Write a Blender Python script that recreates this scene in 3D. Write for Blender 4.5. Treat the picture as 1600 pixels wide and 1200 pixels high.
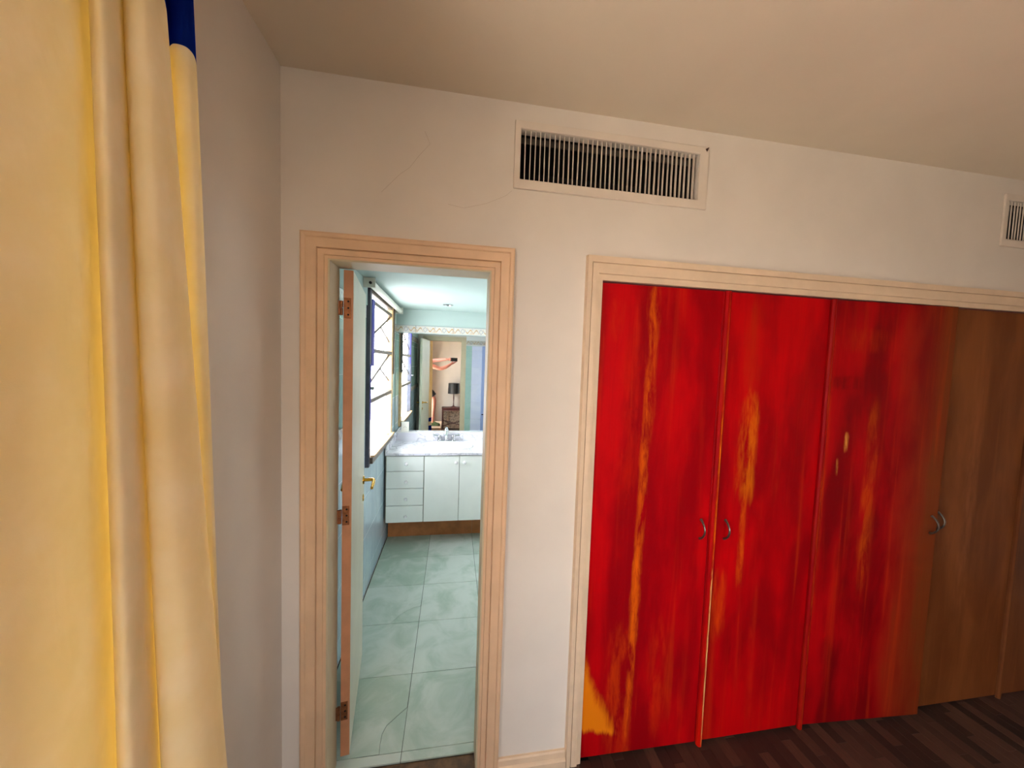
import bpy, bmesh, math, random
from mathutils import Vector, Matrix
random.seed(7)
for o in list(bpy.data.objects): bpy.data.objects.remove(o)
SC = bpy.context.scene
COL = SC.collection

# ------------------------------------------------------------------ camera
CAMP = Vector((0.0, -1.41, 1.736))
YAW, PIT, ROL, FPX = math.radians(9.377), math.radians(-3.209), math.radians(1.932), 560.81
FW = Vector((math.sin(YAW)*math.cos(PIT), math.cos(YAW)*math.cos(PIT), math.sin(PIT)))
_r = Vector((math.cos(YAW), -math.sin(YAW), 0)); _u = _r.cross(FW)
RT = _r*math.cos(ROL) + _u*math.sin(ROL); UP = -_r*math.sin(ROL) + _u*math.cos(ROL)
cd = bpy.data.cameras.new('camera'); cam = bpy.data.objects.new('camera', cd); COL.objects.link(cam)
cd.sensor_width = 36; cd.lens = FPX*36/1600; cd.clip_start = 0.004
cam.matrix_world = Matrix(((RT.x, UP.x, -FW.x, CAMP.x), (RT.y, UP.y, -FW.y, CAMP.y), (RT.z, UP.z, -FW.z, CAMP.z), (0, 0, 0, 1)))
SC.camera = cam
SC.view_settings.view_transform = 'Standard'; SC.view_settings.look = 'None'
SC.view_settings.gamma = 1; SC.view_settings.use_curve_mapping = False
SC.view_settings.exposure = 0.32

# ------------------------------------------------------------------ world: overcast sky above, sunlit terrace / ground tone below the horizon
W = bpy.data.worlds.new('World'); SC.world = W; W.use_nodes = True
nt = W.node_tree; nt.nodes.clear()
wo = nt.nodes.new('ShaderNodeOutputWorld'); bg = nt.nodes.new('ShaderNodeBackground')
tc = nt.nodes.new('ShaderNodeTexCoord'); sp = nt.nodes.new('ShaderNodeSeparateXYZ'); cr = nt.nodes.new('ShaderNodeValToRGB')
nt.links.new(tc.outputs['Generated'], sp.inputs[0])
mr = nt.nodes.new('ShaderNodeMapRange'); mr.inputs[1].default_value = -1; mr.inputs[2].default_value = 1
nt.links.new(sp.outputs[2], mr.inputs[0]); nt.links.new(mr.outputs[0], cr.inputs[0])
e = cr.color_ramp.elements
e[0].position = 0.48; e[0].color = (0.30, 0.245, 0.19, 1)
e[1].position = 0.52; e[1].color = (0.86, 0.92, 1.0, 1)
nt.links.new(cr.outputs[0], bg.inputs[0]); bg.inputs[1].default_value = 12.0
nt.links.new(bg.outputs[0], wo.inputs[0])
# high sun on the terrace side (falls on the terrace and the doorway step)
sl = bpy.data.lights.new('sun', 'SUN'); sl.energy = 60.0; sl.angle = math.radians(0.6); sl.color = (1.0, 0.96, 0.90)
so_sun = bpy.data.objects.new('sun', sl); COL.objects.link(so_sun); so_sun.location = (-4, -1.5, 6)
so_sun.rotation_euler = Vector((0.20, -0.10, -0.97)).to_track_quat('-Z', 'Y').to_euler()
# portal in the terrace doorway (guides sampling of the sky, adds no light)
pl = bpy.data.lights.new('doorway_portal', 'AREA'); pl.shape = 'RECTANGLE'; pl.size = 1.20; pl.size_y = 2.05
pl.cycles.is_portal = True
po = bpy.data.objects.new('doorway_portal', pl); COL.objects.link(po)
po.location = (-0.93, -1.80, 1.35); po.rotation_euler = (math.pi/2, 0, -math.pi/2)

ps = bpy.data.lights.new('side_window_portal', 'AREA'); ps.shape = 'RECTANGLE'; ps.size = 0.20; ps.size_y = 1.43
ps.cycles.is_portal = True
pso = bpy.data.objects.new('side_window_portal', ps); COL.objects.link(pso)
pso.location = (-0.94, -0.70, 1.665); pso.rotation_euler = (math.pi/2, 0, -math.pi/2)
pr_ = bpy.data.lights.new('rear_window_portal', 'AREA'); pr_.shape = 'RECTANGLE'; pr_.size = 0.7; pr_.size_y = 1.65
pr_.cycles.is_portal = True
pro = bpy.data.objects.new('rear_window_portal', pr_); COL.objects.link(pro)
pro.location = (0.75, -3.51, 1.625); pro.rotation_euler = (math.pi/2, 0, 0)

# ------------------------------------------------------------------ helpers
def lin(c):
    c = c/255.0
    return c/12.92 if c <= 0.04045 else ((c+0.055)/1.055)**2.4
def rgb(r, g, b): return (lin(r), lin(g), lin(b), 1)

class NB:
    def __init__(s, m): s.t = m.node_tree; s.n = s.t.nodes; s.l = s.t.links
    def new(s, ty, **k):
        n = s.n.new(ty)
        for a, b in k.items(): setattr(n, a, b)
        return n
    def put(s, sock, v):
        if isinstance(v, bpy.types.NodeSocket): s.l.new(v, sock)
        elif v is not None: sock.default_value = v
    def m(s, op, a, b=None, c=None):
        n = s.new('ShaderNodeMath', operation=op)
        s.put(n.inputs[0], a); s.put(n.inputs[1], b); s.put(n.inputs[2], c)
        return n.outputs[0]
    def mix(s, f, a, b):
        n = s.new('ShaderNodeMix', data_type='RGBA')
        s.put(n.inputs[0], f); s.put(n.inputs[6], a); s.put(n.inputs[7], b)
        return n.outputs[2]
    def noise(s, vec, scale, detail=3, rough=0.55, dist=0.0):
        n = s.new('ShaderNodeTexNoise'); s.put(n.inputs['Vector'], vec)
        n.inputs['Scale'].default_value = scale; n.inputs['Detail'].default_value = detail
        n.inputs['Roughness'].default_value = rough; n.inputs['Distortion'].default_value = dist
        return n.outputs[0]
    def coord(s, kind='Object'): return s.new('ShaderNodeTexCoord').outputs[kind]
    def sep(s, v):
        n = s.new('ShaderNodeSeparateXYZ'); s.put(n.inputs[0], v); return n.outputs
    def scale(s, v, sc, loc=(0, 0, 0)):
        n = s.new('ShaderNodeMapping'); s.put(n.inputs[0], v); n.inputs['Scale'].default_value = sc; n.inputs['Location'].default_value = loc
        return n.outputs[0]
    def ss(s, v, lo, hi):
        n = s.new('ShaderNodeMapRange', interpolation_type='SMOOTHSTEP'); s.put(n.inputs[0], v)
        n.inputs[1].default_value = lo; n.inputs[2].default_value = hi; return n.outputs[0]
    def bump(s, h, strength, dist=0.01):
        n = s.new('ShaderNodeBump'); s.put(n.inputs['Height'], h); n.inputs['Strength'].default_value = strength; n.inputs['Distance'].default_value = dist
        return n.outputs[0]

MATS = {}
def mat(name, col=(0.8, 0.8, 0.8, 1), rough=0.5, metal=0.0, var=0.0, vscale=6, bump=0.0, bscale=200, spec=0.5, coat=0.0):
    if name in MATS: return MATS[name]
    m = bpy.data.materials.new(name); m.use_nodes = True; b = NB(m)
    P = b.n['Principled BSDF']; MATS[name] = m
    P.inputs['Base Color'].default_value = col; P.inputs['Roughness'].default_value = rough; P.inputs['Metallic'].default_value = metal
    P.inputs['Specular IOR Level'].default_value = spec; P.inputs['Coat Weight'].default_value = coat
    v = None
    if var > 0:
        v = b.coord(); n = b.noise(v, vscale, 4)
        dk = tuple(c*(1-var) for c in col[:3])+(1,); lt = tuple(min(1, c*(1+var)) for c in col[:3])+(1,)
        b.put(P.inputs['Base Color'], b.mix(b.ss(n, 0.3, 0.7), dk, lt))
    if bump > 0:
        v = v or b.coord()
        b.put(P.inputs['Normal'], b.bump(b.noise(v, bscale, 3), bump, 0.002))
    return m

# shared materials
M_WALL = mat('wall_paint', rgb(226, 217, 206), 0.85, var=0.03, vscale=3, bump=0.12, bscale=260, spec=0.2)
M_CEIL = mat('ceiling_paint', rgb(224, 210, 190), 0.9, var=0.03, vscale=2, bump=0.1, bscale=240, spec=0.2)
M_CASE = mat('casing_peach', rgb(224, 188, 152), 0.55, var=0.05, vscale=9, bump=0.05, bscale=90)
M_CASE2 = mat('casing_cream', rgb(222, 196, 166), 0.55, var=0.05, vscale=9, bump=0.05, bscale=90)
M_JAMB = mat('jamb_cream', rgb(205, 190, 158), 0.55, var=0.04, vscale=8)
M_EDGE = mat('door_edge_brown', rgb(196, 138, 100), 0.5, var=0.08, vscale=14)
M_LEAF = mat('door_leaf_cream', rgb(214, 212, 190), 0.45, var=0.04, vscale=5)
M_MINT = mat('mint_paint', rgb(166, 185, 178), 0.8, var=0.02, vscale=3)
M_GROUT = mat('tile_grout', rgb(226, 230, 228), 0.85)
M_FGROUT = mat('floor_grout', rgb(70, 66, 58), 0.9)
M_WHITE = mat('cabinet_white', rgb(240, 246, 238), 0.35, var=0.02)
M_KNOB = mat('knob_white', rgb(240, 240, 238), 0.3)
M_CER = mat('ceramic_white', rgb(228, 228, 226), 0.08, coat=0.5)
M_CHROME = mat('chrome', (0.60, 0.61, 0.64, 1), 0.12, 1.0)
M_BRASS = mat('brass', rgb(214, 165, 60), 0.25, 1.0)
M_OLDBR = mat('old_brass_hinge', rgb(150, 96, 60), 0.45, 0.7, var=0.25, vscale=60)
M_IRON = mat('dark_pewter_pull', rgb(120, 110, 100), 0.32, 0.9)
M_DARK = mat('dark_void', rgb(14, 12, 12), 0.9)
M_DUCT = mat('duct_metal', rgb(70, 62, 55), 0.6, 0.3)
M_SLAT = mat('vent_cream', rgb(224, 212, 198), 0.55, var=0.04)
M_STEEL = mat('window_iron_frame', rgb(104, 94, 82), 0.5, 0.2, var=0.18, vscale=25)
M_WOODFR = mat('window_tan_stile', rgb(206, 170, 120), 0.55, var=0.15, vscale=30)
M_BLUE = mat('royal_blue_film', rgb(50, 48, 150), 0.5)
M_BLACK = mat('black_shade', rgb(26, 28, 30), 0.55, var=0.2, vscale=12)
M_MAHOG = mat('mahogany', rgb(74, 30, 26), 0.4, var=0.25, vscale=20)
M_PHONE = mat('phone_black', rgb(18, 18, 20), 0.2)
M_PLAST = mat('plastic_ivory', rgb(236, 234, 220), 0.4)
M_SKIN = mat('skin', rgb(222, 148, 130), 0.55, var=0.06, vscale=12)
M_SHIRT = mat('shirt_grey', rgb(150, 152, 158), 0.85, var=0.05)
M_SHORT = mat('shorts_charcoal', rgb(50, 50, 56), 0.9, var=0.1)
M_SHOE = mat('shoe_green', rgb(70, 84, 46), 0.7, var=0.15, vscale=40)
M_HAIR = mat('hair_brown', rgb(56, 40, 30), 0.6)
M_SOLE = mat('shoe_sole', rgb(120, 112, 92), 0.8)
M_BLIND = mat('blind_white', rgb(226, 228, 214), 0.5)

def mesh_obj(name, bm, m=None, parent=None, smooth=False):
    me = bpy.data.meshes.new(name)
    bmesh.ops.recalc_face_normals(bm, faces=bm.faces)
    bm.to_mesh(me); bm.free()
    o = bpy.data.objects.new(name, me); COL.objects.link(o)
    if m: me.materials.append(m)
    if parent: o.parent = parent
    if smooth:
        for p in me.polygons: p.use_smooth = True
        try: me.set_sharp_from_angle(angle=math.radians(40))
        except Exception: pass
    return o
def box(bm, x0, x1, y0, y1, z0, z1):
    vs = [bm.verts.new((x, y, z)) for x in (x0, x1) for y in (y0, y1) for z in (z0, z1)]
    for f in ((0, 1, 3, 2), (4, 6, 7, 5), (0, 4, 5, 1), (2, 3, 7, 6), (0, 2, 6, 4), (1, 5, 7, 3)): bm.faces.new([vs[i] for i in f])
    return vs
def bevel(bm, w, seg=2):
    bmesh.ops.remove_doubles(bm, verts=bm.verts, dist=1e-6)
    bmesh.ops.recalc_face_normals(bm, faces=bm.faces)
    ed = [e_ for e_ in bm.edges if len(e_.link_faces) == 2 and e_.calc_face_angle(0) > 0.6]
    bmesh.ops.bevel(bm, geom=ed, offset=w, segments=seg, affect='EDGES', profile=0.5)
def boxo(name, d, m, parent=None, bv=0.0, seg=2):
    bm = bmesh.new(); box(bm, *d)
    if bv: bevel(bm, bv, seg)
    return mesh_obj(name, bm, m, parent)
def prism(bm, pts, y0, y1, tf=lambda a, b, c: (a, c, b)):
    """extrude 2D polygon pts(a,b) between c=y0..y1; tf maps (a,b,c)->xyz"""
    A = [bm.verts.new(tf(a, b, y0)) for a, b in pts]; B = [bm.verts.new(tf(a, b, y1)) for a, b in pts]
    n = len(pts)
    bm.faces.new(A); bm.faces.new(B[::-1])
    for i in range(n): bm.faces.new((A[i], A[(i+1) % n], B[(i+1) % n], B[i]))
def tube(bm, pts, rad, seg=10, cap=True):
    pts = [Vector(p) for p in pts]
    rads = rad if isinstance(rad, (list, tuple)) else [rad]*len(pts)
    rings = []; prev = None
    for i, p in enumerate(pts):
        t = (pts[min(i+1, len(pts)-1)] - pts[max(i-1, 0)]).normalized()
        if prev is None:
            a = Vector((0, 0, 1)) if abs(t.z) < 0.9 else Vector((1, 0, 0))
            n = t.cross(a).normalized()
        else:
            n = (prev - t*prev.dot(t)).normalized()
        prev = n; b = t.cross(n)
        rings.append([bm.verts.new(p + (n*math.cos(k*2*math.pi/seg) + b*math.sin(k*2*math.pi/seg))*rads[i]) for k in range(seg)])
    for i in range(len(rings)-1):
        for k in range(seg): bm.faces.new((rings[i][k], rings[i][(k+1) % seg], rings[i+1][(k+1) % seg], rings[i+1][k]))
    if cap: bm.faces.new(rings[0][::-1]); bm.faces.new(rings[-1])
def tubeo(name, pts, rad, m, parent=None, seg=10):
    bm = bmesh.new(); tube(bm, pts, rad, seg); return mesh_obj(name, bm, m, parent, smooth=True)
def lathe(bm, prof, c=(0, 0, 0), axis='z', seg=20, sx=1, sy=1):
    rings = []
    for r, h in prof:
        ring = []
        for k in range(seg):
            a = 2*math.pi*k/seg; u, v = r*math.cos(a)*sx, r*math.sin(a)*sy
            p = {'z': (u, v, h), 'y': (u, h, v), 'x': (h, u, v)}[axis]
            ring.append(bm.verts.new((c[0]+p[0], c[1]+p[1], c[2]+p[2])))
        rings.append(ring)
    for i in range(len(rings)-1):
        for k in range(seg): bm.faces.new((rings[i][k], rings[i][(k+1) % seg], rings[i+1][(k+1) % seg], rings[i+1][k]))
    if prof[0][0] > 1e-5: bm.faces.new(rings[0][::-1])
    if prof[-1][0] > 1e-5: bm.faces.new(rings[-1])
    bmesh.ops.remove_doubles(bm, verts=bm.verts, dist=1e-6)
def latho(name, prof, c, axis, m, parent=None, seg=20, sx=1, sy=1):
    bm = bmesh.new(); lathe(bm, prof, c, axis, seg, sx, sy); return mesh_obj(name, bm, m, parent, smooth=True)
def holed(bm, a0, a1, b0, b1, c0, c1, holes, tf):
    """slab in (a,b) with rectangular holes, thickness c0..c1"""
    A = sorted({a0, a1, *[min(max(h[i], a0), a1) for h in holes for i in (0, 1)]}); B = sorted({b0, b1, *[min(max(h[i], b0), b1) for h in holes for i in (2, 3)]})
    def solid(i, j):
        if i < 0 or j < 0 or i >= len(A)-1 or j >= len(B)-1: return False
        ca, cb = (A[i]+A[i+1])/2, (B[j]+B[j+1])/2
        return not any(h[0] < ca < h[1] and h[2] < cb < h[3] for h in holes)
    V = {}
    def v(i, j, c):
        k = (i, j, c)
        if k not in V: V[k] = bm.verts.new(tf(A[i], B[j], c))
        return V[k]
    for i in range(len(A)-1):
        for j in range(len(B)-1):
            if not solid(i, j): continue
            for c in (c0, c1): bm.faces.new((v(i, j, c), v(i+1, j, c), v(i+1, j+1, c), v(i, j+1, c)))
            for di, dj, p, q in ((-1, 0, (i, j), (i, j+1)), (1, 0, (i+1, j), (i+1, j+1)), (0, -1, (i, j), (i+1, j)), (0, 1, (i, j+1), (i+1, j+1))):
                if not solid(i+di, j+dj): bm.faces.new((v(*p, c0), v(*q, c0), v(*q, c1), v(*p, c1)))
def tag(o, label, cat, group=None):
    o['label'] = label; o['category'] = cat
    if group: o['group'] = group
    return o
def thing(name, label, cat, loc=(0, 0, 0), group=None):
    o = bpy.data.objects.new(name, None); COL.objects.link(o); o.location = loc; o.empty_display_size = 0.05
    return tag(o, label, cat, group)
def struct(o): o['kind'] = 'structure'; return o
def put(o, parent):
    """parent a world-space mesh to an Empty that is not at the origin, keeping it in place"""
    o.parent = parent; o.location = Vector(o.location) - Vector(parent.location); return o
def un(u, v, ax, val):
    d = FW + RT*((u-800)/FPX) - UP*((v-600)/FPX)
    t = (val-CAMP[ax])/d[ax]; return CAMP + d*t
XZ = lambda a, b, c: (a, c, b)       # slab in the XZ plane
YZ = lambda a, b, c: (c, a, b)       # slab in the YZ plane

# ------------------------------------------------------------------ dimensions
XL, ZC = -0.611, 2.732               # bedroom left wall, ceiling
XR, YR = 4.60, -3.10                 # right wall, rear wall
DX0, DX1, DZ = -0.454, 0.138, 2.092  # bathroom doorway
CX0, CX1, CZ = 0.589, 3.66, 2.087    # wardrobe opening
WT = 0.10                            # wall thickness
BX0, BX1, BYM, BZ, BF = -0.592, 0.78, 2.491, 2.27, 0.018   # bathroom
V1 = (0.235, 0.992, 2.447, 2.634); V2 = (2.683, 3.44, 2.437, 2.624)

# ------------------------------------------------------------------ bedroom shell
bm = bmesh.new(); holed(bm, XL-0.1, XR, 0.0, ZC, 0.0, WT, [(DX0, DX1, -1, DZ), (CX0, CX1, -1, CZ), V1, V2], XZ)
wall_back = struct(mesh_obj('wall_back', bm, M_WALL))
OP = (-2.40, -1.20, 0.32, 2.38)      # terrace doorway in the left wall
SWN = (-0.80, -0.60, 0.95, 2.38)     # narrow side window behind the curtain folds
bm = bmesh.new(); holed(bm, YR, 0.0, 0.0, ZC, XL-0.34, XL, [OP, SWN], YZ)
struct(boxo('floor_wardrobe', (CX0-0.03, CX1+0.03, 0.0, 0.65, -0.08, -0.0121), M_DARK))
wall_left = struct(mesh_obj('wall_left', bm, M_WALL))
struct(boxo('wall_right', (XR, XR+0.1, YR, WT, 0, ZC), M_WALL))
RW = (0.40, 1.10, 0.80, 2.45)        # rear window, behind the camera
bm = bmesh.new(); holed(bm, XL-0.34, XR+0.1, 0, ZC, YR-0.42, YR, [RW], XZ)
struct(mesh_obj('wall_rear', bm, M_WALL))
bm = bmesh.new(); holed(bm, RW[0], RW[1], RW[2], RW[3], YR-0.38, YR-0.33, [(RW[0]+0.04, (RW[0]+RW[1])/2-0.02, RW[2]+0.04, RW[3]-0.04), ((RW[0]+RW[1])/2+0.02, RW[1]-0.04, RW[2]+0.04, RW[3]-0.04)], XZ)
struct(mesh_obj('window_3', bm, M_WHITE))
struct(boxo('ceiling', (XL-0.34, XR+0.1, YR-0.42, WT, ZC, ZC+0.1), M_CEIL))

# hairline plaster cracks on the back wall (flush with the paint)
M_CRACK = mat('plaster_crack', rgb(196, 180, 164), 0.9)
def crack(pix):
    P_ = [un(u, v, 1, 0.0) for u, v in pix]
    P_ = [p + Vector((0, 0.0002, 0)) for p in P_]
    return tubeo('plaster_crack', P_, 0.0006, M_CRACK, wall_back, 5)
crack([(664, 205), (672, 225), (655, 243), (640, 262), (625, 272), (596, 300)])
crack([(700, 319), (725, 325), (760, 318), (790, 306), (800, 298)])

# parquet: strips run towards the wall; sub-floor below
floor = struct(boxo('floor', (XL-0.34, XR+0.1, YR-0.1, 0.0, -0.08, -0.012), M_FGROUT))
def parquet_mat():
    m = mat('parquet_oak_dark', rgb(70, 46, 36), 0.5)
    b = NB(m); P = b.n['Principled BSDF']
    oi = b.new('ShaderNodeObjectInfo'); v = b.coord()
    ge = b.new('ShaderNodeNewGeometry').outputs['Random Per Island']
    r = b.m('FRACT', b.m('ADD', oi.outputs['Random'], ge))
    n = b.noise(b.scale(v, (60, 6, 60)), 3, 4)
    c = b.mix(b.ss(r, 0.15, 0.95), rgb(46, 30, 23), rgb(84, 56, 43))
    c2 = b.mix(b.m('MULTIPLY', b.ss(n, 0.4, 0.75), 0.5), c, rgb(34, 22, 18))
    b.put(P.inputs['Base Color'], c2)
    b.put(P.inputs['Normal'], b.bump(n, 0.15, 0.002))
    return m
M_PARQ = parquet_mat()
SW, SL = 0.052, 0.31
pm = {}
bmr = bmesh.new()
nx = int((XR-XL)/SW)+1
for i in range(nx):
    x0 = XL + i*SW; x1 = min(x0+SW-0.0012, XR)
    off = (i*0.37 % 1.0)*SL
    y = 0.098 - off
    if x0 > CX1 or x1 < CX0: y = -0.002 - off*1.0
    top = 0.098 if CX0 < x0 and x1 < CX1 else -0.001
    y1 = top
    while y1 > YR:
        y0 = max(y1 - (SL-off if y1 == top and off > 0.04 else SL), YR)
        if x0 > 0.46 and x1 < 3.1 and y1 > -0.40:
            key = round(y1-y0, 3)
            if key not in pm:
                b_ = bmesh.new(); L = y1-y0-0.0012
                box(b_, 0, SW-0.0012, -L, 0, -0.0118, 0); bevel(b_, 0.0006, 1)
                me = bpy.data.meshes.new('floor_strip'); bmesh.ops.recalc_face_normals(b_, faces=b_.faces); b_.to_mesh(me); b_.free(); me.materials.append(M_PARQ); pm[key] = me
            o = bpy.data.objects.new('floor_strip', pm[key]); COL.objects.link(o); o.parent = floor; o.location = (x0, y1-0.0006, random.uniform(-0.0006, 0.0))
        else:
            box(bmr, x0, x1, y0+0.0006, y1-0.0006, -0.0118, random.uniform(-0.0006, 0))
        y1 = y0
fo = mesh_obj('floor_strips', bmr, M_PARQ, floor); fo['kind'] = 'stuff'
# worn wooden sill in the bathroom doorway
M_SILL = mat('worn_threshold_wood', rgb(96, 68, 40), 0.7, var=0.45, vscale=22, bump=0.4, bscale=60)
tag(boxo('door_threshold', (DX0+0.001, DX1-0.001, -0.012, 0.0815, -0.011, 0.012), M_SILL, None, 0.003), 'worn brown wooden sill in the bathroom doorway', 'threshold')

# ------------------------------------------------------------------ casings (mitred, stepped profile)
def casing(name, x0, x1, zt, prof, m, zb=0.0, kt=1.0):
    """prof: (w outward from opening, proud) polyline, swept up - across - down around an opening"""
    bm = bmesh.new(); rows = []
    for w, d in prof:
        rows.append([bm.verts.new(p) for p in ((x0-w, -d, zb), (x0-w, -d, zt+w*kt), (x1+w, -d, zt+w*kt), (x1+w, -d, zb))])
    for i in range(len(rows)-1):
        for k in range(3): bm.faces.new((rows[i][k], rows[i][k+1], rows[i+1][k+1], rows[i+1][k]))
    for k in (0, 3): bm.faces.new([r[k] for r in rows])
    return struct(mesh_obj(name, bm, m))
casing('trim_1', DX0, DX1, DZ, [(0, 0), (0, 0.008), (0.010, 0.008), (0.012, 0.013), (0.030, 0.013), (0.0315, 0.009), (0.0335, 0.009), (0.035, 0.020), (0.066, 0.022), (0.070, 0.027), (0.080, 0.029), (0.086, 0.026), (0.0875, 0)], M_CASE)
casing('trim_2', CX0, CX1, CZ, [(0, 0), (0, 0.012), (0.017, 0.013), (0.019, 0.020), (0.030, 0.021), (0.046, 0.020), (0.047, 0.015), (0.049, 0.015), (0.050, 0.023), (0.068, 0.025), (0.070, 0)], M_CASE2, kt=1.36)
# jamb lining of the bathroom doorway (thin boards inside the opening)
bm = bmesh.new()
t_ = 0.006
box(bm, DX0, DX0+t_, -0.006, WT+0.012, 0.0125, DZ); box(bm, DX1-t_, DX1, -0.006, WT+0.012, 0.0125, DZ); box(bm, DX0+t_, DX1-t_, -0.006, WT+0.012, DZ-t_, DZ)
struct(mesh_obj('trim_3', bm, M_JAMB))
# bathroom-side casing
bm = bmesh.new()
for d in ((DX0-0.06, DX0, WT, WT+0.014, BF, DZ+0.07), (DX1, DX1+0.075, WT, WT+0.014, BF, DZ+0.07), (DX0, DX1, WT, WT+0.014, DZ, DZ+0.07)): box(bm, *d)
struct(mesh_obj('trim_4', bm, M_JAMB))
# stepped baseboard between the casings, with returns
bm = bmesh.new()
prism(bm, [(0, 0), (0.024, 0), (0.024, 0.036), (0.020, 0.040), (0.014, 0.044), (0.012, 0.066), (0.008, 0.072), (0, 0.073)], DX1+0.088, CX0-0.0705, lambda a, b, c: (c, -a, b))
struct(mesh_obj('baseboard_back', bm, M_CASE2))
bm = bmesh.new(); prism(bm, [(0, 0), (0.02, 0), (0.02, 0.07), (0.01, 0.08), (0, 0.08)], -0.7, 0.0, lambda a, b, c: (XL+a, c, b)); struct(mesh_obj('baseboard_left', bm, M_CASE2))
bm = bmesh.new(); prism(bm, [(0, 0), (0.02, 0), (0.02, 0.07), (0.01, 0.08), (0, 0.08)], XL, XR, lambda a, b, c: (c, YR+a, b)); struct(mesh_obj('baseboard_rear', bm, M_CASE2))

# ------------------------------------------------------------------ wardrobe
bm = bmesh.new()
box(bm, CX0-0.03, CX0-0.001, WT, 0.62, 0, 2.3); box(bm, CX1+0.001, CX1+0.03, WT, 0.62, 0, 2.3); box(bm, CX0-0.03, CX1+0.03, 0.62, 0.65, 0, 2.3); box(bm, CX0-0.03, CX1+0.03, WT, 0.62, 2.2, 2.23)
struct(mesh_obj('wall_wardrobe', bm, mat('closet_inside', rgb(120, 60, 40), 0.8)))

struct(boxo('trim_8', (CX0+0.001, CX1-0.001, 0.004, 0.03, CZ-0.0062, CZ-0.0005), mat('head_rail_red', rgb(86, 16, 12), 0.6)))
def stained(name, blobs, base=(190, 4, 12), dark=(142, 1, 11), hi=(220, 70, 8), brown=None, seed=0, grain=0.5):
    """stained veneer: red body with orange worn streaks; blobs=(x,hw,z,hh,strength,kind) in door coordinates"""
    m = bpy.data.materials.new(name); m.use_nodes = True; b = NB(m); P = b.n['Principled BSDF']
    v = b.coord(); X, Y, Z = b.sep(v)[0:3]
    lo = (seed*3.1, seed*1.7, seed*0.9)
    nv = b.scale(v, (22, 1, 0.9), lo)
    n1 = b.noise(nv, 1.0, 5, 0.6, 0.6)                # long vertical streaks
    n2 = b.noise(b.scale(v, (6.5, 1, 1.6), lo), 1.0, 4, 0.55, 0.25)   # blotches
    n3 = b.noise(b.scale(v, (150, 1, 5), lo), 1.0, 4)            # fine grain
    n4 = b.noise(b.scale(v, (40, 1, 5), lo), 1.0, 5, 0.68, 0.5)  # ragged edges
    n5 = b.noise(b.scale(v, (26, 1, 4.5), lo), 1.0, 5, 0.7, 0.3)  # broken wear
    col = b.mix(b.ss(n2, 0.35, 0.7), rgb(*dark), rgb(*base))
    if brown is not None:  # red turns brown towards the free edge, partly lighting painted into the colour
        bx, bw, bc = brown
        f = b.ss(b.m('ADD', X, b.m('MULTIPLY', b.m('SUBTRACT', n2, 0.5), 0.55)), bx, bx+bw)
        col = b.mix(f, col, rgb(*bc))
    col = b.mix(b.m('MULTIPLY', b.ss(n1, 0.52, 0.80), 0.30), col, rgb(*hi))
    col = b.mix(b.m('MULTIPLY', b.ss(n3, 0.45, 0.8), grain*0.5), col, rgb(*dark))
    for (x, hw, z, hh, st, c) in blobs:
        dx = b.m('DIVIDE', b.m('SUBTRACT', X, x), hw); dz = b.m('DIVIDE', b.m('SUBTRACT', Z, z), hh)
        d = b.m('ADD', b.m('POWER', b.m('ABSOLUTE', dx), 2), b.m('POWER', b.m('ABSOLUTE', dz), 4))
        d = b.m('ADD', d, b.m('MULTIPLY', b.m('SUBTRACT', n4, 0.5), 3.2))
        f = b.m('MULTIPLY', b.m('MULTIPLY', b.ss(d, 1.5, -0.8), b.ss(n5, 0.36, 0.60)), st)
        col = b.mix(f, col, rgb(*c))
    if seed == 1:      # triangular orange area at the foot of this door
        w_ = b.m('MULTIPLY', b.m('SUBTRACT', n5, 0.5), 0.09)
        g1 = b.m('SUBTRACT', b.m('MULTIPLY', b.m('SUBTRACT', 0.455, Z), 0.47), X)
        g2 = b.m('SUBTRACT', Z, b.m('SUBTRACT', 0.135, b.m('MULTIPLY', X, 0.25)))
        f = b.m('MULTIPLY', b.ss(b.m('ADD', g1, w_), -0.02, 0.035), b.ss(b.m('ADD', g2, w_), -0.01, 0.02))
        col = b.mix(f, col, rgb(228, 124, 16))
    b.put(P.inputs['Base Color'], col)
    P.inputs['Roughness'].default_value = 0.45; P.inputs['Specular IOR Level'].default_value = 0.07
    b.put(P.inputs['Normal'], b.bump(n3, 0.06, 0.002))
    return m
OR = (232, 104, 10); OY = (236, 160, 70); RD = (206, 30, 6)
DOORS = [  # x0, x1, hinge side, swing out (m at free edge), label
    (CX0+0.003, 1.147, 'l', 0.004, 'red stained wardrobe door nearest the bathroom doorway, with orange patch low down'),
    (1.151, 1.702, 'r', 0.002, 'red stained wardrobe door with bright orange worn edge strip and central orange streak'),
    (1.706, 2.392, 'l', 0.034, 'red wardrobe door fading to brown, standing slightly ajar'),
    (2.398, 2.972, 'r', 0.0, 'dark brown wardrobe door right of the red ajar door'),
    (2.976, 3.655, 'l', 0.0, 'dark brown wardrobe door cut off by the right edge of the picture')]
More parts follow.
